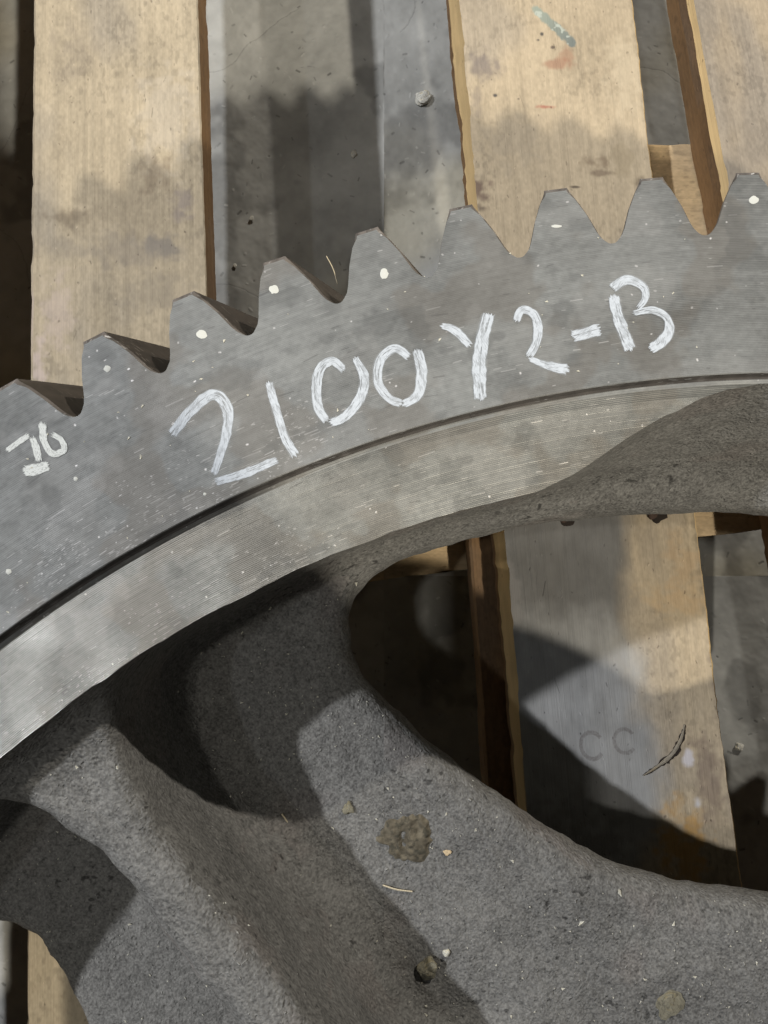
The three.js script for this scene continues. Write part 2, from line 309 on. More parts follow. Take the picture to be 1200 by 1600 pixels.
  const g = new THREE.BufferGeometry(); g.setAttribute('position', new THREE.Float32BufferAttribute(p2, 3)); g.setAttribute('normal', new THREE.Float32BufferAttribute(n2, 3)); g.setAttribute('uv', new THREE.Float32BufferAttribute(uv, 2)); g.setIndex(fin);
  mesh('spoked_web', g, M.cast, gear);
  for (let q = 0; q < p2.length; q += 3) if (n2[q + 1] > 0.3) { const key = Math.round(p2[q] / 0.003) * 4096 + Math.round(p2[q + 2] / 0.003); heights.set(key, Math.max(heights.get(key) ?? -1, p2[q + 1])); }
  console.log('casting triangles', fin.length / 3, 'grid', nx, ny, nz);
  // machined inner band up to the cut edge
  const E = edge.map((q) => [Math.atan2(pos[q * 3] - CX, -(pos[q * 3 + 2] - CZ)), rad(q)]).filter(([, r]) => r < R_STEP).sort((a, b) => a[0] - b[0]);
  E.push([E[0][0] + 2 * Math.PI, E[0][1]]);
  const bp = [], bu = [], bi = [], rows = 3;
  E.forEach(([th, r]) => { for (let k = 0; k <= rows; k++) { const rr = mix(r, R_STEP - 0.0022, k / rows), [x, z] = polar(th, rr); bp.push(x, BAND, z); bu.push(...faceUV(th, rr)); } });
  for (let i = 0; i < E.length - 1; i++) for (let k = 0; k < rows; k++) { const a = i * (rows + 1) + k, b = a + rows + 1; bi.push(a, b, a + 1, a + 1, b, b + 1); }
  mesh('inner_band', geo(bp, bu, bi), M.bandSteel, gear);
}

// the shaft and flange on the hub are added out of view to block lamp light
{
  const prof = [[0, 0.13], [0.046, 0.13], [0.046, 0.291], [0.081, 0.292], [0.162, 0.292], [0.166, 0.295], [0.166, 0.303], [0.162, 0.306], [0.089, 0.306], [0.085, 0.310], [0.085, 0.74], [0.079, 0.746], [0.056, 0.746], [0.056, 0.79], [0.052, 0.794], [0, 0.794]].map(([r, y]) => new THREE.Vector2(r, y));
  const sh = mesh('added_shaft', new THREE.LatheGeometry(prof, 64), M.step, gear); sh.position.set(CX, 0, CZ);
}

// ---------------------------------------------------------------- floor
const FW = 1536, FSPAN = 0.75, floorMarks = field(FW, FW), rfl = rng(5);
for (let i = 0; i < 4200; i++) stroke(floorMarks, rfl() * FW, rfl() * FW, rfl() * 3, rfl() * 6, 0.4 + rfl() * 1.2, (rfl() < 0.5 ? -1 : 1) * (0.2 + rfl() * 0.6));
for (let i = 0; i < 26; i++) { let x = rfl() * FW, y = rfl() * FW, a = rfl() * 6; for (let k = 0; k < 40; k++) { stroke(floorMarks, x, y, a, 8, 0.4, -0.5); x += 7 * Math.cos(a); y += 7 * Math.sin(a); a += (rfl() - 0.5) * 0.5; } }
const floorMap = colorTex(FW, FW, (u, v, c, i, j) => {
  const b = fbm2(u * 14, v * 14, 5, 91), f = fbm2(u * 120, v * 120, 3, 92), d = fbm2(u * 34, v * 34, 3, 93), m = floorMarks.d[j * FW + i];
  let g = 0.36 + 0.26 * (b - 0.5) + 0.09 * (f - 0.5) + 0.12 * (d - 0.5); g *= 1 - 0.35 * sstep(0.58, 0.70, fbm2(u * 20 + 8, v * 20, 4, 97)); const w = sstep(0.55, 0.75, fbm2(u * 6, v * 6, 3, 94));
  g = m < 0 ? mix(g, 0.07, -m * 0.8) : mix(g, 0.48, m * 0.6);
  c[0] = g * mix(0.98, 1.05, w); c[1] = g; c[2] = g * mix(0.95, 0.80, w);
});
const floorBump = grayTex(FW, FW, (u, v, i, j) => 0.5 * fbm2(u * 40, v * 40, 4, 95) + 0.3 * fbm2(u * 150, v * 150, 2, 96) + 0.2 * floorMarks.d[j * FW + i]);
M.concrete = new THREE.MeshStandardMaterial({ name: 'worn concrete', map: floorMap, bumpMap: floorBump, bumpScale: 0.0016, roughness: 0.85 });
{
  const S = 7, n = 2, pos = [], uv = [], idx = [];
  for (let j = 0; j <= n; j++) for (let i = 0; i <= n; i++) { const x = (i / n - 0.5) * 2 * S, z = (j / n - 0.5) * 2 * S; pos.push(x, 0, z); uv.push(x / FSPAN, z / FSPAN); }
  for (let j = 0; j < n; j++) for (let i = 0; i < n; i++) { const a = j * (n + 1) + i; idx.push(a, a + n + 1, a + 1, a + 1, a + n + 1, a + n + 2); }
  const f = mesh('floor', geo(pos, uv, idx), M.concrete); f.userData = { kind: 'structure', label: 'grey worn concrete floor seen between the pallet boards' };
}

// ---------------------------------------------------------------- pallet
const pallet = thing('wooden_pallet', 'weathered wooden pallet of wide boards under the gear wheel', 'pallet');
// one board: its two long edges as points on the photograph at height Y, run on past both ends
function boardFrame(L0, L1, Ra, Rb, Y) {
  const a = at(...L0, Y), b = at(...L1, Y), c = at(...Ra, Y), d = at(...Rb, Y);
  const dir = b.clone().sub(a).normalize().add(d.clone().sub(c).normalize()).normalize(), side = new THREE.Vector3(-dir.z, 0, dir.x);   // side points to -x .. flipped below
  if (side.x < 0) side.negate();
  return { a, b, c, d, dir, side, Y };
}
function edgeAt(p, q, s) { return p.clone().add(q.clone().sub(p).multiplyScalar(s)); }
function plank(name, F, thick, mats, o = {}) {
  const { z0 = -0.74, z1 = 0.42, seed = 1, bevelL = 0.0012, bevelR = 0.0012, dropL = 0.0012, dropR = 0.0012, rough = 0.0003, W = 0.1, L = 0.72, parent = pallet } = o;
  const N = o.n ?? 400, pos = [], uv = [], idx = [], groups = [], rows = [], R = (z, k, f) => (noise2(z * f, k, seed) - 0.5) * 2;
  const lineX = (p, q, z) => p.x + (q.x - p.x) * (z - p.z) / (q.z - p.z);
  for (let i = 0; i <= N; i++) {
    const z = mix(z0, z1, i / N);
    const tear = (k) => Math.max(0, noise2(z * 130, k, seed) - 0.78) * 0.004, nl = rough * (R(z, 1, 18) + 0.4 * R(z, 2, 300)) + tear(11), nr = rough * (R(z, 3, 18) + 0.4 * R(z, 4, 300)) - tear(12), cl = Math.max(0.0003, bevelL * (1 + 0.3 * R(z, 5, 22) + 0.12 * R(z, 15, 160))), cr = Math.max(0.0003, bevelR * (1 + 0.3 * R(z, 6, 22) + 0.12 * R(z, 16, 160)));
    const xl = lineX(F.a, F.b, z) + nl, xr = lineX(F.c, F.d, z) + nr, Y = F.Y, s = 0.0004 * R(z, 7, 30);
    rows.push([[xl - cl, Y - thick], [xl - cl, Y - dropL], [xl, Y + s], [mix(xl, xr, 0.33), Y + 0.0003 * R(z, 8, 20)], [mix(xl, xr, 0.66), Y + 0.0003 * R(z, 9, 20)], [xr, Y - s], [xr + cr, Y - dropR], [xr + cr, Y - thick]].map(([x, y]) => [x, y, z]));
  }
  const x00 = Math.min(F.a.x, F.b.x) - 0.02;
  const face = (k, m) => {
    const s = idx.length, b = pos.length / 3;
    rows.forEach((r) => { for (const p of [r[k], r[(k + 1) % 8]]) { pos.push(...p); const c = lineX(F.a, F.b, p[2]); uv.push((p[0] - c) / W + (k === 2 || k === 3 || k === 4 ? 0 : p[1] * 9), (p[2] + 0.36) / L); } });
    for (let i = 0; i < N; i++) { const a = b + i * 2; idx.push(a, a + 2, a + 1, a + 1, a + 2, a + 3); }
    groups.push([s, idx.length - s, m]);
  };
  face(2, 0); face(3, 0); face(4, 0); face(1, 2); face(5, 2); face(0, 1); face(6, 1); face(7, 1);
  const s = idx.length, b = pos.length / 3;       // both ends
  for (const r of [rows[0], rows[N]]) r.forEach((p) => { pos.push(...p); uv.push(p[0] / W, p[1] / L); });
  for (let i = 1; i < 7; i++) { idx.push(b, b + i, b + i + 1); idx.push(b + 8, b + 8 + i + 1, b + 8 + i); }
  groups.push([s, idx.length - s, 1]);
  return mesh(name, geo(pos, uv, idx, groups), mats, parent);
}
// wood: W x L metres to the sheet; marks come in photograph points turned into board metres
function woodTex(seed, W, L, base, o = {}) {
  const w = 512, h = 2048, grain = field(w, h), r = rng(seed * 131 + 7), warm = o.warm ?? 1;
  for (let i = 0; i < 2600; i++) stroke(grain, r() * w, r() * h, Math.PI / 2 + (r() - 0.5) * 0.06, 20 + r() * 180, 0.3 + r() * 0.5, (r() < 0.6 ? -1 : 1) * (0.04 + r() * 0.14));
  for (let i = 0; i < 800; i++) stroke(grain, r() * w, r() * h, r() * 3, r() * 4, 0.4 + r() * 1.1, (r() < 0.7 ? -1 : 1) * (0.15 + r() * 0.5));
  for (let i = 0; i < 40; i++) stroke(grain, r() * w, r() * h, Math.PI / 2 + (r() - 0.5) * 1.2, 3 + r() * 22, 0.3 + r() * 0.8, -(0.2 + r() * 0.4));
  const col = colorTex(w, h, (u, v, c, i, j) => {
    const x = u * W, z = v * L, g = grain.d[j * w + i], ring = fbm2(x * 420 + 3 * fbm2(x * 30, z * 7, 2, seed), z * 9, 3, seed + 1), bl = fbm2(x * 32, z * 22, 4, seed + 2), fine = fbm2(x * 900, z * 500, 2, seed + 3);
    let t = 1 + 0.27 * (ring - 0.5) + 0.52 * (bl - 0.5) + 0.30 * (fine - 0.5); t *= 1 - 0.18 * sstep(0.56, 0.72, fbm2(x * 420, z * 260, 3, seed + 12)) * sstep(0.42, 0.62, fbm2(x * 30 + 2, z * 20, 3, seed + 13));
    c[0] = base[0] * t; c[1] = base[1] * t; c[2] = base[2] * t;
    const grey = clamp(sstep(0.50, 0.72, fbm2(x * 26 + 9, z * 14 + 4, 4, seed + 5)) * (o.grey ?? 0.35));          // handled dirt
    const gl = 0.30 * t; c[0] = mix(c[0], gl * 0.80, grey); c[1] = mix(c[1], gl * 0.74, grey); c[2] = mix(c[2], gl * 0.66, grey);
    if (o.paint) o.paint(x, z, c, u, v);
    const q = g < 0 ? 1 + 0.62 * g : 1 + 0.5 * g; c[0] *= q; c[1] *= q; c[2] *= q;
  });
  const bump = grayTex(w, h, (u, v, i, j) => 0.5 + 0.5 * grain.d[j * w + i] + 0.25 * (fbm2(u * W * 420, v * L * 9, 3, seed + 1) - 0.5) + 0.2 * (fbm2(u * W * 200, v * L * 160, 2, seed + 8) - 0.5));
  return new THREE.MeshStandardMaterial({ name: 'board wood', map: col, bumpMap: bump, bumpScale: 0.0008, roughness: 0.82 });
}
const Z0 = -0.36, LL = 0.72;   // start and length of the sheet of wood in view
const blob = (x, z, bx, bz, rx, rz, seed) => { const d = Math.hypot((x - bx) / rx, (z - bz) / rz) + (fbm2(x * 220, z * 220, 3, seed) - 0.5) * 1.5; return 1 - sstep(0.25, 1.15, d); };
const tint = (c, t, r, g, b) => { c[0] = mix(c[0], r, t); c[1] = mix(c[1], g, t); c[2] = mix(c[2], b, t); };
function marksOn(F, W) {      // photograph point -> metres across and along the board's sheet
  return (px, py) => { const p = at(px, py, F.Y), c = F.a.x + (F.b.x - F.a.x) * (p.z - F.a.z) / (F.b.z - F.a.z); return [p.x - c, p.z - Z0]; };
}
function spots(F, list) { const to = marksOn(F); return list.map(([px, py, rx, ry, k, r, g, b], n) => { const [x, z] = to(px, py); return { x, z, rx: rx / 3165, rz: ry / 3165, k, r, g, b, n }; }); }
const paintSpots = (S, seed) => (x, z, c) => { for (const s of S) if (Math.abs(x - s.x) < s.rx * 1.7 && Math.abs(z - s.z) < s.rz * 1.7) tint(c, s.k * blob(x, z, s.x, s.z, s.rx, s.rz, seed + s.n), s.r, s.g, s.b); };

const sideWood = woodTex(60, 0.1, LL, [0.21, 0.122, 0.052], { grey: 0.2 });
const paleWood = woodTex(61, 0.1, LL, [0.50, 0.335, 0.155], { grey: 0.1 });
const crossWood = woodTex(62, 0.1, LL, [0.58, 0.43, 0.24], { grey: 0.25 });

const FL = boardFrame([55, 0], [46, 1420], [306, 0], [322, 460], BOARD);
const SL = spots(FL, [[180, 330, 90, 60, .25, .17, .14, .10], [240, 270, 28, 40, .45, .16, .12, .08], [190, 390, 120, 34, .38, .20, .18, .16], [250, 385, 40, 20, .5, .18, .17, .16], [285, 320, 20, 30, .6, .22, .19, .18], [90, 490, 26, 70, .4, .6, .5, .45], [60, 560, 14, 50, .6, .62, .52, .48], [110, 340, 50, 22, .5, .12, .09, .06], [240, 460, 70, 40, .35, .2, .18, .15], [260, 180, 60, 90, .3, .55, .50, .42], [120, 80, 50, 60, .3, .2, .17, .14]]);
const woodL = woodTex(31, 0.1, LL, [0.415, 0.353, 0.25], { grey: 0.45, paint: paintSpots(SL, 300) });
const boardL = plank('board', FL, 0.024, [woodL, sideWood, woodL], { seed: 3, bevelR: 0.0006, dropR: 0.0008 });
boardL.userData.label = 'tan dusty board with grey stains, left under the teeth';

const FC = boardFrame([716, 0], [786, 820], [985, 0], [1088, 830], BOARD);
const SC = spots(FC, [[757, 100, 26, 34, .6, .17, .145, .14], [745, 150, 14, 40, .45, .2, .17, .15], [748, 295, 22, 22, .7, .07, .03, .03], [755, 325, 14, 8, .7, .06, .04, .03], [870, 100, 26, 10, .5, .30, .12, .07], [885, 85, 14, 22, .4, .32, .14, .08], [855, 167, 16, 4, .75, .34, .09, .06], [847, 53, 5, 5, .9, .05, .05, .05], [841, 62, 4, 3, .9, .05, .05, .05], [864, 74, 5, 4, .85, .08, .06, .05], [774, 149, 4, 3, .9, .06, .06, .06], [810, 154, 4, 3, .9, .05, .04, .04], [925, 255, 24, 14, .6, .15, .10, .06], [940, 270, 26, 6, .6, .13, .09, .06], [975, 255, 22, 34, .35, .24, .19, .11], [1000, 285, 14, 10, .6, .12, .09, .06], [900, 292, 12, 3, .9, .09, .07, .05],
  [975, 120, 40, 80, .4, .58, .50, .36], [800, 220, 60, 60, .3, .30, .26, .2],
[900, 1330, 110, 80, .7, .2, .195, .18], [1070, 1330, 40, 70, .8, .46, .27, .08], [1105, 1210, 26, 80, .6, .20, .15, .12], [1060, 935, 60, 26, .6, .52, .38, .22], [1070, 880, 30, 50, .5, .5, .36, .21], [800, 920, 14, 70, .5, .26, .25, .24], [1075, 1185, 9, 15, .9, .62, .60, .62], [1090, 1255, 7, 10, .8, .6, .6, .62], [1120, 1060, 12, 90, .5, .19, .15, .12]]);
const toC = marksOn(FC), ringC = [[925, 1165, 17, 20], [976, 1158, 16, 18]].map(([px, py, a, b]) => [...toC(px, py), a / 3165, b / 3165]);
const ZG = toC(900, 690)[1], smear = [toC(838, 15), toC(893, 66)];
const woodC = woodTex(32, 0.1, LL, [0.42, 0.348, 0.24], { grey: 0.36, paint: (x, z, c) => {
  const worn = sstep(ZG, ZG + 0.03, z + 0.02 * (fbm2(x * 60, z * 30, 3, 611) - 0.5)) * (1 - sstep(0.050, 0.068, x + 0.030 * (fbm2(x * 40, z * 26, 4, 612) - 0.5)));     // grey trodden-in cement dust on one side of the board
  if (worn > 0) { const g = mix(0.135, 0.30, sstep(ZG + 0.075, ZG + 0.10, z + 0.02 * (fbm2(x * 90, z * 90, 3, 613) - 0.5))) * (0.72 + 0.56 * fbm2(x * 150, z * 90, 4, 614)); tint(c, worn * 0.92, g * 0.97, g, g * 1.0); }  // dust tone runs dark to light along the board: light and shade painted in
  paintSpots(SC, 500)(x, z, c);
  for (const [cx, cz, a, b] of ringC) { const d = Math.hypot((x - cx) / a, (z - cz) / b), an = Math.atan2(z - cz, x - cx); if (Math.abs(d - 1) < 0.16 && !(Math.abs(an) < 0.7)) tint(c, 0.38 * (0.4 + noise2(x * 1500, z * 1500, 8)), 0.07, 0.05, 0.045); }
  const [[ax, az], [bx, bz]] = smear, ex = bx - ax, ez = bz - az, t = clamp(((x - ax) * ex + (z - az) * ez) / (ex * ex + ez * ez)), d = Math.hypot(x - ax - ex * t, z - az - ez * t);
  if (d < 0.0045) { const k = 1 - sstep(0.0016, 0.0030, d + (fbm2(x * 500, z * 500, 3, 9) - 0.5) * 0.0022); tint(c, k * 0.85, mix(0.27, 0.13, t) , mix(0.33, 0.17, t), mix(0.28, 0.17, t)); const w = sstep(0.62, 0.72, fbm2(x * 400, z * 400, 2, 12)) * k; tint(c, w * 0.7, .5, .55, .48); }
} });
const chipWood = woodTex(63, 0.02, 0.1, [0.62, 0.45, 0.22], { grey: 0 });
const boardC = plank('board', FC, 0.020, [woodC, sideWood, chipWood], { seed: 5, bevelL: 0.0036, dropL: 0.010, bevelR: 0.0008, rough: 0.0008 });
boardC.userData.label = 'board with splintered pale edge, running under the teeth and through the opening';

const FR = boardFrame([1084, 0], [1137, 290], [1325, 0], [1380, 290], BOARD);
const woodR = woodTex(33, 0.12, LL, [0.37, 0.305, 0.215], { grey: 0.55 });
const boardR = plank('board', FR, 0.026, [woodR, sideWood, chipWood], { seed: 8, bevelL: 0.0026, dropL: 0.003, W: 0.12 });
boardR.userData.label = 'grey-tan board at the right behind the last tooth';
// a second board doubled under the middle one, shifted a little to the left
const FU = boardFrame([698, 300], [737, 850], [900, 300], [930, 850], BOARD - 0.022);
plank('board', FU, 0.020, [sideWood, sideWood, sideWood], { seed: 9, z0: -0.09 }).userData.label = 'dark brown board doubled under the splintered one';
const FUnseenL = boardFrame([-420, 0], [-430, 1420], [-36, 0], [-40, 1420], BOARD);  // out-of-view board, its edge set to shade the floor at the left
plank('board', FUnseenL, 0.022, [woodR, sideWood, sideWood], { seed: 12, n: 40, W: 0.12 });
const FUnseenR = boardFrame([1740, 0], [1800, 900], [2060, 0], [2120, 900], BOARD);  // out-of-view board, set far right so lamp light reaches the floor gap
plank('board', FUnseenR, 0.022, [woodL, sideWood, sideWood], { seed: 13, n: 40 });
// cross boards under them
function crossBoard(name, pts, Y, thick, mat, jag = 0.0006) {      // quad on the photograph at height Y, made thick
  const q = pts.map(([x, y]) => at(x, y, Y)), N = 60, pos = [], uv = [], idx = [];
  const row = (a, b, y, k) => { for (let i = 0; i <= N; i++) { const p = a.clone().lerp(b, i / N); p.y = y; p.z += (noise2(p.x * 90, k, 77) - 0.5) * 2 * jag; pos.push(p.x, p.y, p.z); uv.push(p.z / 0.1 + y * 8, p.x / LL); } };
  const S = [[q[0], q[1], Y - thick], [q[0], q[1], Y], [q[3], q[2], Y], [q[3], q[2], Y - thick], [q[0], q[1], Y - thick]];
  for (let k = 0; k < 4; k++) { const b = pos.length / 3; row(S[k][0], S[k][1], S[k][2], k % 3 < 2 ? 1 : 2); row(S[k + 1][0], S[k + 1][1], S[k + 1][2], 1); for (let i = 0; i < N; i++) { const a = b + i, c = a + N + 1; idx.push(a, c, a + 1, a + 1, c, c + 1); } }
  for (const [i0] of [[0], [1]]) { const b = pos.length / 3, e = [q[i0], q[3 - i0]]; for (const p of e) for (const y of [Y, Y - thick]) { pos.push(p.x, y, p.z); uv.push(p.z / 0.1, y); } idx.push(b, b + 1, b + 2, b + 2, b + 1, b + 3); }
  return mesh(name, geo(pos, uv, idx), mat, pallet);
}
crossBoard('cross_board', [[-500, 780], [1330, 539], [1330, 808], [-500, 1052]], BOARD - 0.0445, 0.022, crossWood).userData.label = 'pale cross board under the boards, its edge showing in the opening';
crossBoard('block', [[930, 221], [1200, 232], [1200, 470], [930, 460]], BOARD - 0.028, 0.085, crossWood).userData.label = 'wooden block between the boards at the upper right';

// ---------------------------------------------------------------- unseen phone just above the lens, sized and placed to shade the opening
{
  const p = thing('phone', 'dark phone out of view above the gear wheel, placed to shade the opening', 'phone'), w = 0.078, h = 0.160, r = 0.011, s = new THREE.Shape();
  s.moveTo(-w / 2 + r, -h / 2); s.lineTo(w / 2 - r, -h / 2); s.absarc(w / 2 - r, -h / 2 + r, r, -Math.PI / 2, 0); s.lineTo(w / 2, h / 2 - r); s.absarc(w / 2 - r, h / 2 - r, r, 0, Math.PI / 2); s.lineTo(-w / 2 + r, h / 2); s.absarc(-w / 2 + r, h / 2 - r, r, Math.PI / 2, Math.PI); s.lineTo(-w / 2, -h / 2 + r); s.absarc(-w / 2 + r, -h / 2 + r, r, Math.PI, 1.5 * Math.PI);
  const body = new THREE.MeshPhysicalMaterial({ name: 'phone body', color: 0x17181a, roughness: 0.35, metalness: 0.2 });
  const shell = mesh('body', new THREE.ExtrudeGeometry(s, { depth: 0.006, bevelEnabled: true, bevelSize: 0.0008, bevelThickness: 0.0008, bevelSegments: 3, steps: 1 }), body, p); shell.position.set(-0.012, -0.0675, 0.004);
  p.position.copy(camera.position); p.quaternion.copy(camera.quaternion);
}

// ---------------------------------------------------------------- paint-marker writing on the machined face
const chalkAlpha = grayTex(1536, 128, (u, v, i, j) => {
  u *= 3; const streak = fbm2(u * 9 + 2 + v * 1.5, v * 11, 3, 201), hatch = fbm2(u * 46, v * 9, 2, 202), e = Math.min(v, 1 - v), rag = fbm2(u * 11, v * 2.5, 3, 203);
  const edge = sstep(0.05, 0.15, e + (rag - 0.5) * 0.18), smear = 0.14 * sstep(0.0, 0.1, e), skip = sstep(0.30, 0.42, noise2(u * 20, v * 4, 207) * 0.55 + noise2(u * 120 + v * 30, v * 6, 208) * 0.45), body = sstep(0.20, 0.46, streak * 0.84 + hatch * 0.16) * mix(0.55, 1, skip);
  return Math.max(smear, edge * mix(0.28, 0.94, body) * (0.80 + 0.20 * hatch));
});
const denseAlpha = grayTex(1536, 128, (u, v) => { u *= 3; const e = Math.min(v, 1 - v), rag = fbm2(u * 34, v * 3, 3, 213), h = fbm2(u * 60, v * 16, 3, 214); return sstep(0.0, 0.10, e + (rag - 0.5) * 0.16) * mix(0.62, 1, sstep(0.30, 0.46, h)); });
M.chalk = new THREE.MeshStandardMaterial({ name: 'white paint marker', color: new THREE.Color(0.60, 0.66, 0.72), alphaMap: chalkAlpha, transparent: true, roughness: 0.75 });
M.paint = new THREE.MeshStandardMaterial({ name: 'thick white paint', color: new THREE.Color(0.70, 0.74, 0.72), alphaMap: denseAlpha, transparent: true, roughness: 0.7 });
let strokeNo = 0;
function ribbon(points, widths) {      // points on the photograph, widths in its pixels
  const Y = TOP + 0.00012 + 0.00003 * (strokeNo++ % 5), ctl = points.map(([x, y]) => at(x, y, Y)), curve = new THREE.CatmullRomCurve3(ctl, false, 'centripetal'), len = curve.getLength(), N = Math.max(10, Math.ceil(len / 0.0006)), pos = [], uv = [], idx = [], k0 = strokeNo * 0.37;
  const B = 9, rb = rng(strokeNo * 77 + 5);          // side by side bristle tracks, each lifting off at its own place
  for (let b = 0; b < B; b++) {
    const mid = 1 - Math.abs((b + 0.5) / B * 2 - 1), t0 = clamp((rb() * 0.0006 + (1 - mid) * 0.0004) / len, 0, 0.3), t1 = 1 - clamp((rb() * 0.0008 + (1 - mid) * 0.0004) / len, 0, 0.3), base = pos.length / 3;
    for (let i = 0; i <= N; i++) {
      const t = mix(t0, t1, i / N), p = curve.getPointAt(t), d = curve.getTangentAt(t), q = t * (widths.length - 1), a = Math.floor(q), w = mix(widths[a], widths[Math.min(a + 1, widths.length - 1)], q - a) / 5760 / 2 * 1.04;
      for (const e of [0, 1]) {
        const m = ((b + e) / B) * 2 - 1, h = w * m * (1 + 0.16 * (noise2(t * len * 900, m * 4, strokeNo) - 0.5)), thin = i === 0 || i === N ? 0.0 : 1, c = ((b + 0.5) / B) * 2 - 1, hh = mix(w * c, h, thin);
        pos.push(p.x - d.z * hh, Y, p.z + d.x * hh); uv.push(k0 + t * len / 0.09, (b + e) / B);
      }
    }
    for (let i = 0; i < N; i++) { const a = base + i * 2; idx.push(a, a + 1, a + 2, a + 1, a + 3, a + 2); }
  }
  return geo(pos, uv, idx);
}
function written(label, material, strokes) { const m = mesh('painted_character', mergeGeometries(strokes.map(([p, w]) => ribbon(p, w))), material, gear); m.userData = { label }; return m; }
written('figure 2 that starts the chalked number', M.chalk, [[[[267, 682], [298, 642], [326, 619], [341, 618], [355, 641], [354, 676], [343, 714], [333, 745]], [19, 20, 20, 17, 13]], [[[334, 754], [378, 741], [437, 717]], [14, 17, 13]]]);
written('figure 1 of the chalked number', M.chalk, [[[[419, 594], [433, 645], [448, 689], [464, 715]], [15, 16, 15, 18]]]);
written('first figure 0 of the chalked number', M.chalk, [[[[540, 581], [519, 564], [501, 576], [494, 609], [501, 645], [514, 660]], [13, 17, 18, 16]], [[[553, 556], [569, 590], [563, 622], [538, 652], [512, 662]], [12, 19, 18, 16]]]);
written('second figure 0 of the chalked number', M.chalk, [[[[642, 560], [618, 545], [596, 559], [590, 594], [605, 620], [631, 632]], [14, 18, 17, 15]], [[[651, 543], [659, 585], [652, 618], [626, 634]], [16, 21, 19, 14]]]);
written('letter Y of the chalked number', M.chalk, [[[[686, 508], [709, 515], [737, 543]], [11, 17, 14]], [[[764, 486], [753, 532], [749, 574], [751, 628]], [23, 24, 25, 20]]]);
written('second figure 2 of the chalked number', M.chalk, [[[[805, 504], [816, 484], [834, 491], [841, 516], [837, 538], [824, 560]], [15, 16, 17, 13]], [[[824, 559], [852, 570], [892, 579]], [9, 16, 22]]]);
written('dash of the chalked number', M.chalk, [[[[892, 527], [941, 513]], [21, 22]]]);
written('letter B that ends the chalked number', M.chalk, [[[[958, 458], [967, 499], [987, 551]], [19, 22, 22]], [[[954, 453], [980, 437], [1006, 449], [1008, 466], [995, 484]], [18, 19, 16, 14, 9]], [[[986, 490], [1020, 485], [1042, 497], [1046, 516], [1034, 534], [1013, 548]], [9, 13, 15, 21, 19]]]);
written('small painted figure 7 near the left edge', M.paint, [[[[8, 706], [27, 692], [48, 678]], [9, 9, 10]], [[[49, 680], [57, 702], [61, 724]], [10, 12, 12]], [[[34, 736], [54, 734], [81, 726]], [18, 20, 14]]]);
written('small painted figure 6 near the left edge', M.paint, [[[[66, 657], [67, 676], [71, 695], [83, 709], [100, 703], [96, 688], [78, 676]], [13, 13, 11, 11, 11, 9, 8]]]);
M.dot = new THREE.MeshStandardMaterial({ name: 'white paint dab', color: new THREE.Color(0.58, 0.60, 0.56), roughness: 0.6 });
for (const [px, py, rx, ry, label] of [[1178, 312, 9, 8, 'white paint dab on the tooth at the right edge'], [870, 353, 9, 3, 'thin white dash on a tooth'], [600, 427, 8, 10], [428, 452, 9, 8], [315, 522, 10, 8], [167, 576, 7, 6], [13, 893, 5, 5], [320, 772, 3, 3], [118, 748, 4, 4]]) {
  const c = at(px, py, TOP + 0.0002), n = 16, pos = [c.x, TOP + 0.00035, c.z], uv = [0, 0], idx = [];
  for (let i = 0; i < n; i++) { const a = i / n * 2 * Math.PI, k = 0.84 + 0.3 * noise2(i * 0.8, px, 7); pos.push(c.x + Math.cos(a) * rx * k / 6500, TOP + 0.00006, c.z + Math.sin(a) * ry * k / 6500); uv.push(0, 0); idx.push(0, 1 + (i + 1) % n, 1 + i); }
  const m = mesh('paint_dab', geo(pos, uv, idx), M.dot, gear); if (label) m.userData = { label };
}

// ---------------------------------------------------------------- loose bits
function lump(r, sy, seed, sharp = 0.35, detail = 3) {
  const g = new THREE.IcosahedronGeometry(1, detail), p = g.attributes.position;
  for (let i = 0; i < p.count; i++) { const x = p.getX(i), y = p.getY(i), z = p.getZ(i), k = 1 + sharp * (noise3(x * 1.3 + 9, y * 1.3 + 9, z * 1.3 + 9, seed) - 0.5) * 2 + 0.18 * (noise3(x * 4 + 9, y * 4 + 9, z * 4 + 9, seed + 1) - 0.5); p.setXYZ(i, x * r * k, y * r * k * sy, z * r * k * 0.85); }
  g.computeVertexNormals(); return g;
}
function onWeb(px, py) { let Y = WEB; for (let i = 0; i < 4; i++) { const p = at(px, py, Y); Y = heights.get(Math.round(p.x / 0.003) * 4096 + Math.round(p.z / 0.003)) ?? Y; } return at(px, py, Y); }
const stone = (r, g, b) => new THREE.MeshStandardMaterial({ name: 'stone', color: new THREE.Color(r, g, b), map: floorMap, roughness: 0.9 });
const stoneGrey = stone(1.6, 1.57, 1.5), stoneClay = stone(0.62, 0.57, 0.44), stonePale = stone(1.7, 1.65, 1.5);
function bit(name, label, category, p, g, m, turn = 0) { const o = mesh(name, g, m); o.position.copy(p); o.rotation.y = turn; return tag(o, label, category); }
bit('pebble', 'pale grey pebble on the concrete left of the splintered board', 'pebble', at(660, 153, 0.003), lump(0.0058, 0.42, 3), stoneGrey, 0.3);
bit('pebble', 'small dark-edged stone chip on the concrete beside the left board, upper one', 'pebble', at(393, 341, 0.0015), lump(0.0018, 0.3, 6), stoneGrey, 1.1);
bit('pebble', 'small stone chip on the concrete just above the left teeth', 'pebble', at(367, 415, 0.0012), lump(0.0015, 0.3, 8), stoneGrey, 2);
bit('pebble', 'tiny stone chip on the shaded concrete between boards', 'pebble', at(553, 240, 0.001), lump(0.0026, 0.6, 9), stoneGrey, 2);
bit('pebble', 'small stone crumb on the concrete at the right edge of the opening', 'pebble', at(1155, 1167, 0.001), lump(0.003, 0.6, 19), stoneGrey, 2);
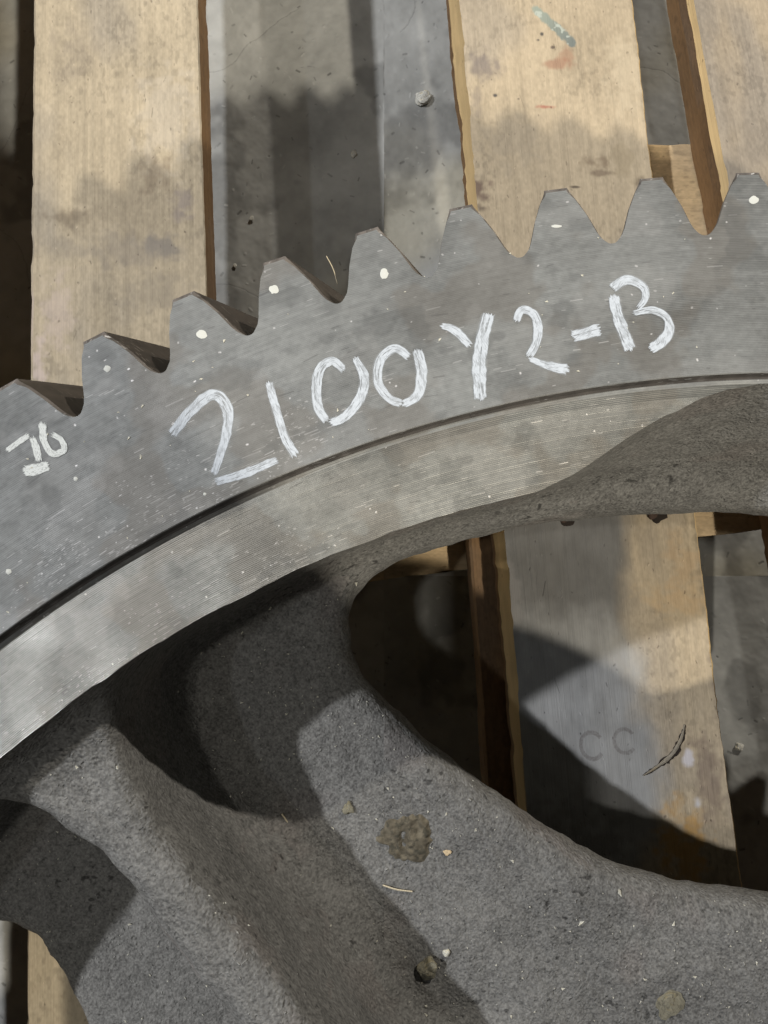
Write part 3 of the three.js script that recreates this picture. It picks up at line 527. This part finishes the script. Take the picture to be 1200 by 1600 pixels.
{ const p = onWeb(668, 1509); p.y += 0.0016; bit('clod', 'olive-brown clod of dirt lying on the spoke near the bottom', 'clod', p, lump(0.0038, 0.7, 12, 0.4), stoneClay, 0.6); }
{ const p = onWeb(697, 1487); p.y += 0.0008; bit('pebble', 'tiny pale pebble beside the clod on the spoke', 'pebble', p, lump(0.0015, 0.6, 14, 0.3, 2), stonePale, 0.2); }
{ const p = onWeb(1043, 1564); p.y += 0.0002; bit('flake', 'faint buff flake of dirt flattened on the web at lower right', 'flake', p, lump(0.0046, 0.14, 15, 0.7), stoneClay, 0.5); }
{ const p = onWeb(545, 1262); p.y += 0.0008; bit('flake', 'small reddish flake at the edge of the shade on the web', 'flake', p, lump(0.0022, 0.4, 18, 0.5, 2), stoneClay, 0.9); }
M.straw = new THREE.MeshStandardMaterial({ name: 'straw', color: new THREE.Color(0.70, 0.62, 0.44), roughness: 0.7 });
M.pale = new THREE.MeshStandardMaterial({ name: 'fresh wood', color: new THREE.Color(0.66, 0.52, 0.32), roughness: 0.8 });
function sliver(a, b, r, bend, seed) {
  const m = a.clone().lerp(b, 0.5).add(new THREE.Vector3((hash3(seed, 1, 1) - 0.5) * bend, bend * 0.3, (hash3(seed, 2, 1) - 0.5) * bend));
  return new THREE.TubeGeometry(new THREE.CatmullRomCurve3([a, m, b]), 8, r, 5);
}
tag(mesh('straw', sliver(at(527, 443, TOP - 0.010), at(510, 400, TOP - 0.004), 0.00013, 0.0010, 5), M.straw), 'single pale straw sticking up in the gap between two teeth', 'straw');
{ const p = onWeb(698, 1332); p.y += 0.0006; bit('wood_chip', 'tiny pale wood chip right of the clay plug', 'wood chip', p, lump(0.0012, 0.3, 21, 0.6, 2), M.pale, 0.2); }
{ const a = onWeb(598, 1382), b = onWeb(644, 1392); a.y += 0.0006; b.y += 0.0006; tag(mesh('splinter', sliver(a, b, 0.0003, 0.001, 7), M.straw), 'thin pale splinter lying on the web below the clay plug', 'splinter'); }
{ const a = onWeb(441, 1271), b = onWeb(451, 1287); a.y += 0.0006; b.y += 0.0006; tag(mesh('splinter', sliver(a, b, 0.00035, 0.001, 9), M.straw), 'short pale splinter on the shaded web beside the rib', 'splinter'); }
{ const a = onWeb(57, 1166), b = onWeb(60, 1176); a.y += 0.0008; b.y += 0.0008; tag(mesh('splinter', sliver(a, b, 0.0005, 0.001, 10), M.straw), 'pale splinter in the dark corner under the inner band', 'splinter'); }
{ // clay plug in the cast hole
  const c = onWeb(633, 1309), R = 0.0094, nr = 22, na = 56, pos = [], uv = [], idx = [];
  for (let i = 0; i <= nr; i++) for (let k = 0; k <= na; k++) {
    const t = i / nr, a = (k % na) / na * 2 * Math.PI, rr = R * t * (1 + 0.42 * (noise2(Math.cos(a) * 2.2 + 5, Math.sin(a) * 2.2 + 5, 31) - 0.5) + 0.22 * (noise2(Math.cos(a) * 7 + 9, Math.sin(a) * 7 + 9, 33) - 0.5)), x = c.x + rr * Math.cos(a), z = c.z + rr * Math.sin(a);
    const bump = (fbm2(x * 420, z * 420, 4, 35) - 0.45) * 0.0032 * (1 - t ** 4), y = c.y + 0.0005 + bump - 0.0014 * sstep(0.80, 1, t);
    pos.push(x, y, z); uv.push(x / 0.02, z / 0.02);
  }
  for (let i = 0; i < nr; i++) for (let k = 0; k < na; k++) { const a = i * (na + 1) + k, b = a + na + 1; idx.push(a, a + 1, b, a + 1, b + 1, b); }
  const clayMap = colorTex(256, 256, (u, v, q) => { const n = fbm2(u * 12, v * 12, 4, 37), d = 0.55 * sstep(0.56, 0.74, fbm2(u * 15 + 3, v * 15, 3, 38)), g = 0.135 + 0.20 * (n - 0.5); q[0] = mix(g * 1.08, 0.04, d); q[1] = mix(g * 0.94, 0.042, d); q[2] = mix(g * 0.66, 0.032, d); });
  mesh('clay_plug', geo(pos, uv, idx), new THREE.MeshStandardMaterial({ name: 'dry clay', map: clayMap, roughness: 0.95 }), gear);
}
{ // grit: crumbs on the web and specks on the machined face, too many and small to count
  const gs = [], r = rng(91), flake = (p, s, up) => { const g = new THREE.TetrahedronGeometry(s, 0); g.rotateX(r() * 3); g.rotateY(r() * 6); g.scale(1 + r() * 1.6, 0.55, 1); g.rotateY(r() * 6); g.translate(p.x, p.y + up, p.z); gs.push(g); };
  for (let i = 0; i < 520; i++) { const px = r() * 1200, py = 900 + r() * 700, p = onWeb(px, py); if (heights.has(Math.round(p.x / 0.003) * 4096 + Math.round(p.z / 0.003))) flake(p, 0.00022 + r() * r() * r() * 0.0008, 0.0002); }
  for (let i = 0; i < 50; i++) { const px = r() * 1200, th = -0.66 + r() * 0.66, rr = 0.362 + r() * 0.04, [x, z] = polar(th, rr); flake(new THREE.Vector3(x, TOP, z), 0.00018 + r() * r() * 0.0004, 0.0001); }
  const g = mesh('grit', mergeGeometries(gs), stonePale); g.userData = { kind: 'stuff', label: 'pale grit scattered over the cast web and the machined face' };
}
// nails and a torn strip of bark on the splintered board
M.rust = new THREE.MeshStandardMaterial({ name: 'rusty iron', color: new THREE.Color(0.055, 0.034, 0.024), roughness: 0.8, metalness: 0.3 });
M.hole = new THREE.MeshStandardMaterial({ name: 'torn wood', color: new THREE.Color(0.022, 0.016, 0.012), roughness: 0.95 });
for (const [px, py, k] of [[881, 810, 1], [1020, 804, 1.15]]) {
  const n = mesh('nail', new THREE.LatheGeometry([[0, 0.0012], [0.0016, 0.0011], [0.0023, 0.0006], [0.0024, 0.0001], [0.0011, -0.0004], [0.0011, -0.006]].map(([a, b]) => new THREE.Vector2(a * k, b)), 14), M.rust, boardC); n.position.copy(at(px, py, BOARD + 0.0004)); n.rotation.set(0.3, 0, -0.25);
  const t = mesh('torn_hole', lump(0.0036 * k, 0.12, Math.round(px), 0.6, 2), M.hole, boardC); t.position.copy(at(px + 5, py + 2, BOARD + 0.0003));
}
{
  const P = [[1070, 1132], [1064, 1155], [1049, 1180], [1028, 1197], [1005, 1212]].map(([x, y]) => at(x, y, BOARD + 0.0006)), curve = new THREE.CatmullRomCurve3(P), rr = rng(17), ridge = new THREE.TubeGeometry(curve, 40, 1, 8), p = ridge.attributes.position;
  for (let i = 0; i <= 40; i++) { const c = curve.getPointAt(i / 40), w = 0.0008 * (0.15 + Math.sin(Math.PI * clamp(i / 40 * 0.9 + 0.08))) * (0.8 + 0.5 * noise2(i * 0.5, 2, 3)); for (let k = 0; k <= 8; k++) { const q = i * 9 + k; p.setXYZ(q, c.x + (p.getX(q) - c.x) * w, c.y + (p.getY(q) - c.y) * w * 0.25, c.z + (p.getZ(q) - c.z) * w); } }
  ridge.computeVertexNormals(); mesh('torn_bark', ridge, new THREE.MeshStandardMaterial({ name: 'grey bark', color: new THREE.Color(0.80, 0.70, 0.58), map: floorMap, roughness: 0.8 }), boardC);
  { const under = curve.getPoints(40), pp = [], uu = [], ii = []; under.forEach((c, i) => { const w = 0.0011 * (0.3 + Math.sin(Math.PI * clamp(i / 40))) * (0.6 + 0.9 * noise2(i * 0.7, 5, 3)), w2 = 0.0012 * (0.3 + Math.sin(Math.PI * clamp(i / 40))) * (0.6 + 0.9 * noise2(i * 0.8, 9, 3)); pp.push(c.x - w, BOARD + 0.0006, c.z - w * 0.5, c.x + w2, BOARD + 0.0006, c.z + w2 * 0.6); uu.push(0, i, 1, i); }); for (let i = 0; i < 40; i++) ii.push(i * 2, i * 2 + 1, i * 2 + 2, i * 2 + 1, i * 2 + 3, i * 2 + 2); mesh('torn_groove_shade', geo(pp, uu, ii), M.hole, boardC); }  // dark strip under the bark: torn wood with its shade put into the colour
}

// ---------------------------------------------------------------- unseen lamps far above, placed and tuned for the shadows below
M.lampShell = new THREE.MeshStandardMaterial({ name: 'lamp housing', color: 0x55585a, roughness: 0.5, metalness: 0.6 });
for (const [x, y, z, side, power, color, label] of LAMPS) {
  const L = thing('unseen_ceiling_lamp', label, 'lamp', undefined), c = new THREE.Color(color), target = new THREE.Vector3(0, 0.2, 0.05);
  L.position.set(x, y, z); L.lookAt(target); L.updateMatrixWorld();
  const box = mesh('housing', new THREE.BoxGeometry(side * 1.2, side * 1.2, 0.05), M.lampShell, L); box.position.z = -0.032;
  const glass = mesh('diffuser', new THREE.BoxGeometry(side, side, 0.008), new THREE.MeshStandardMaterial({ name: 'lamp glass', color: 0xffffff, emissive: c, emissiveIntensity: 6 }), L); glass.position.z = -0.003;
  const light = new THREE.RectAreaLight(c, power, side, side);
  light.position.set(x, y, z).add(target.clone().sub(L.position).normalize().multiplyScalar(0.01)); light.lookAt(target); scene.add(light);
}

renderer.render(scene, camera);
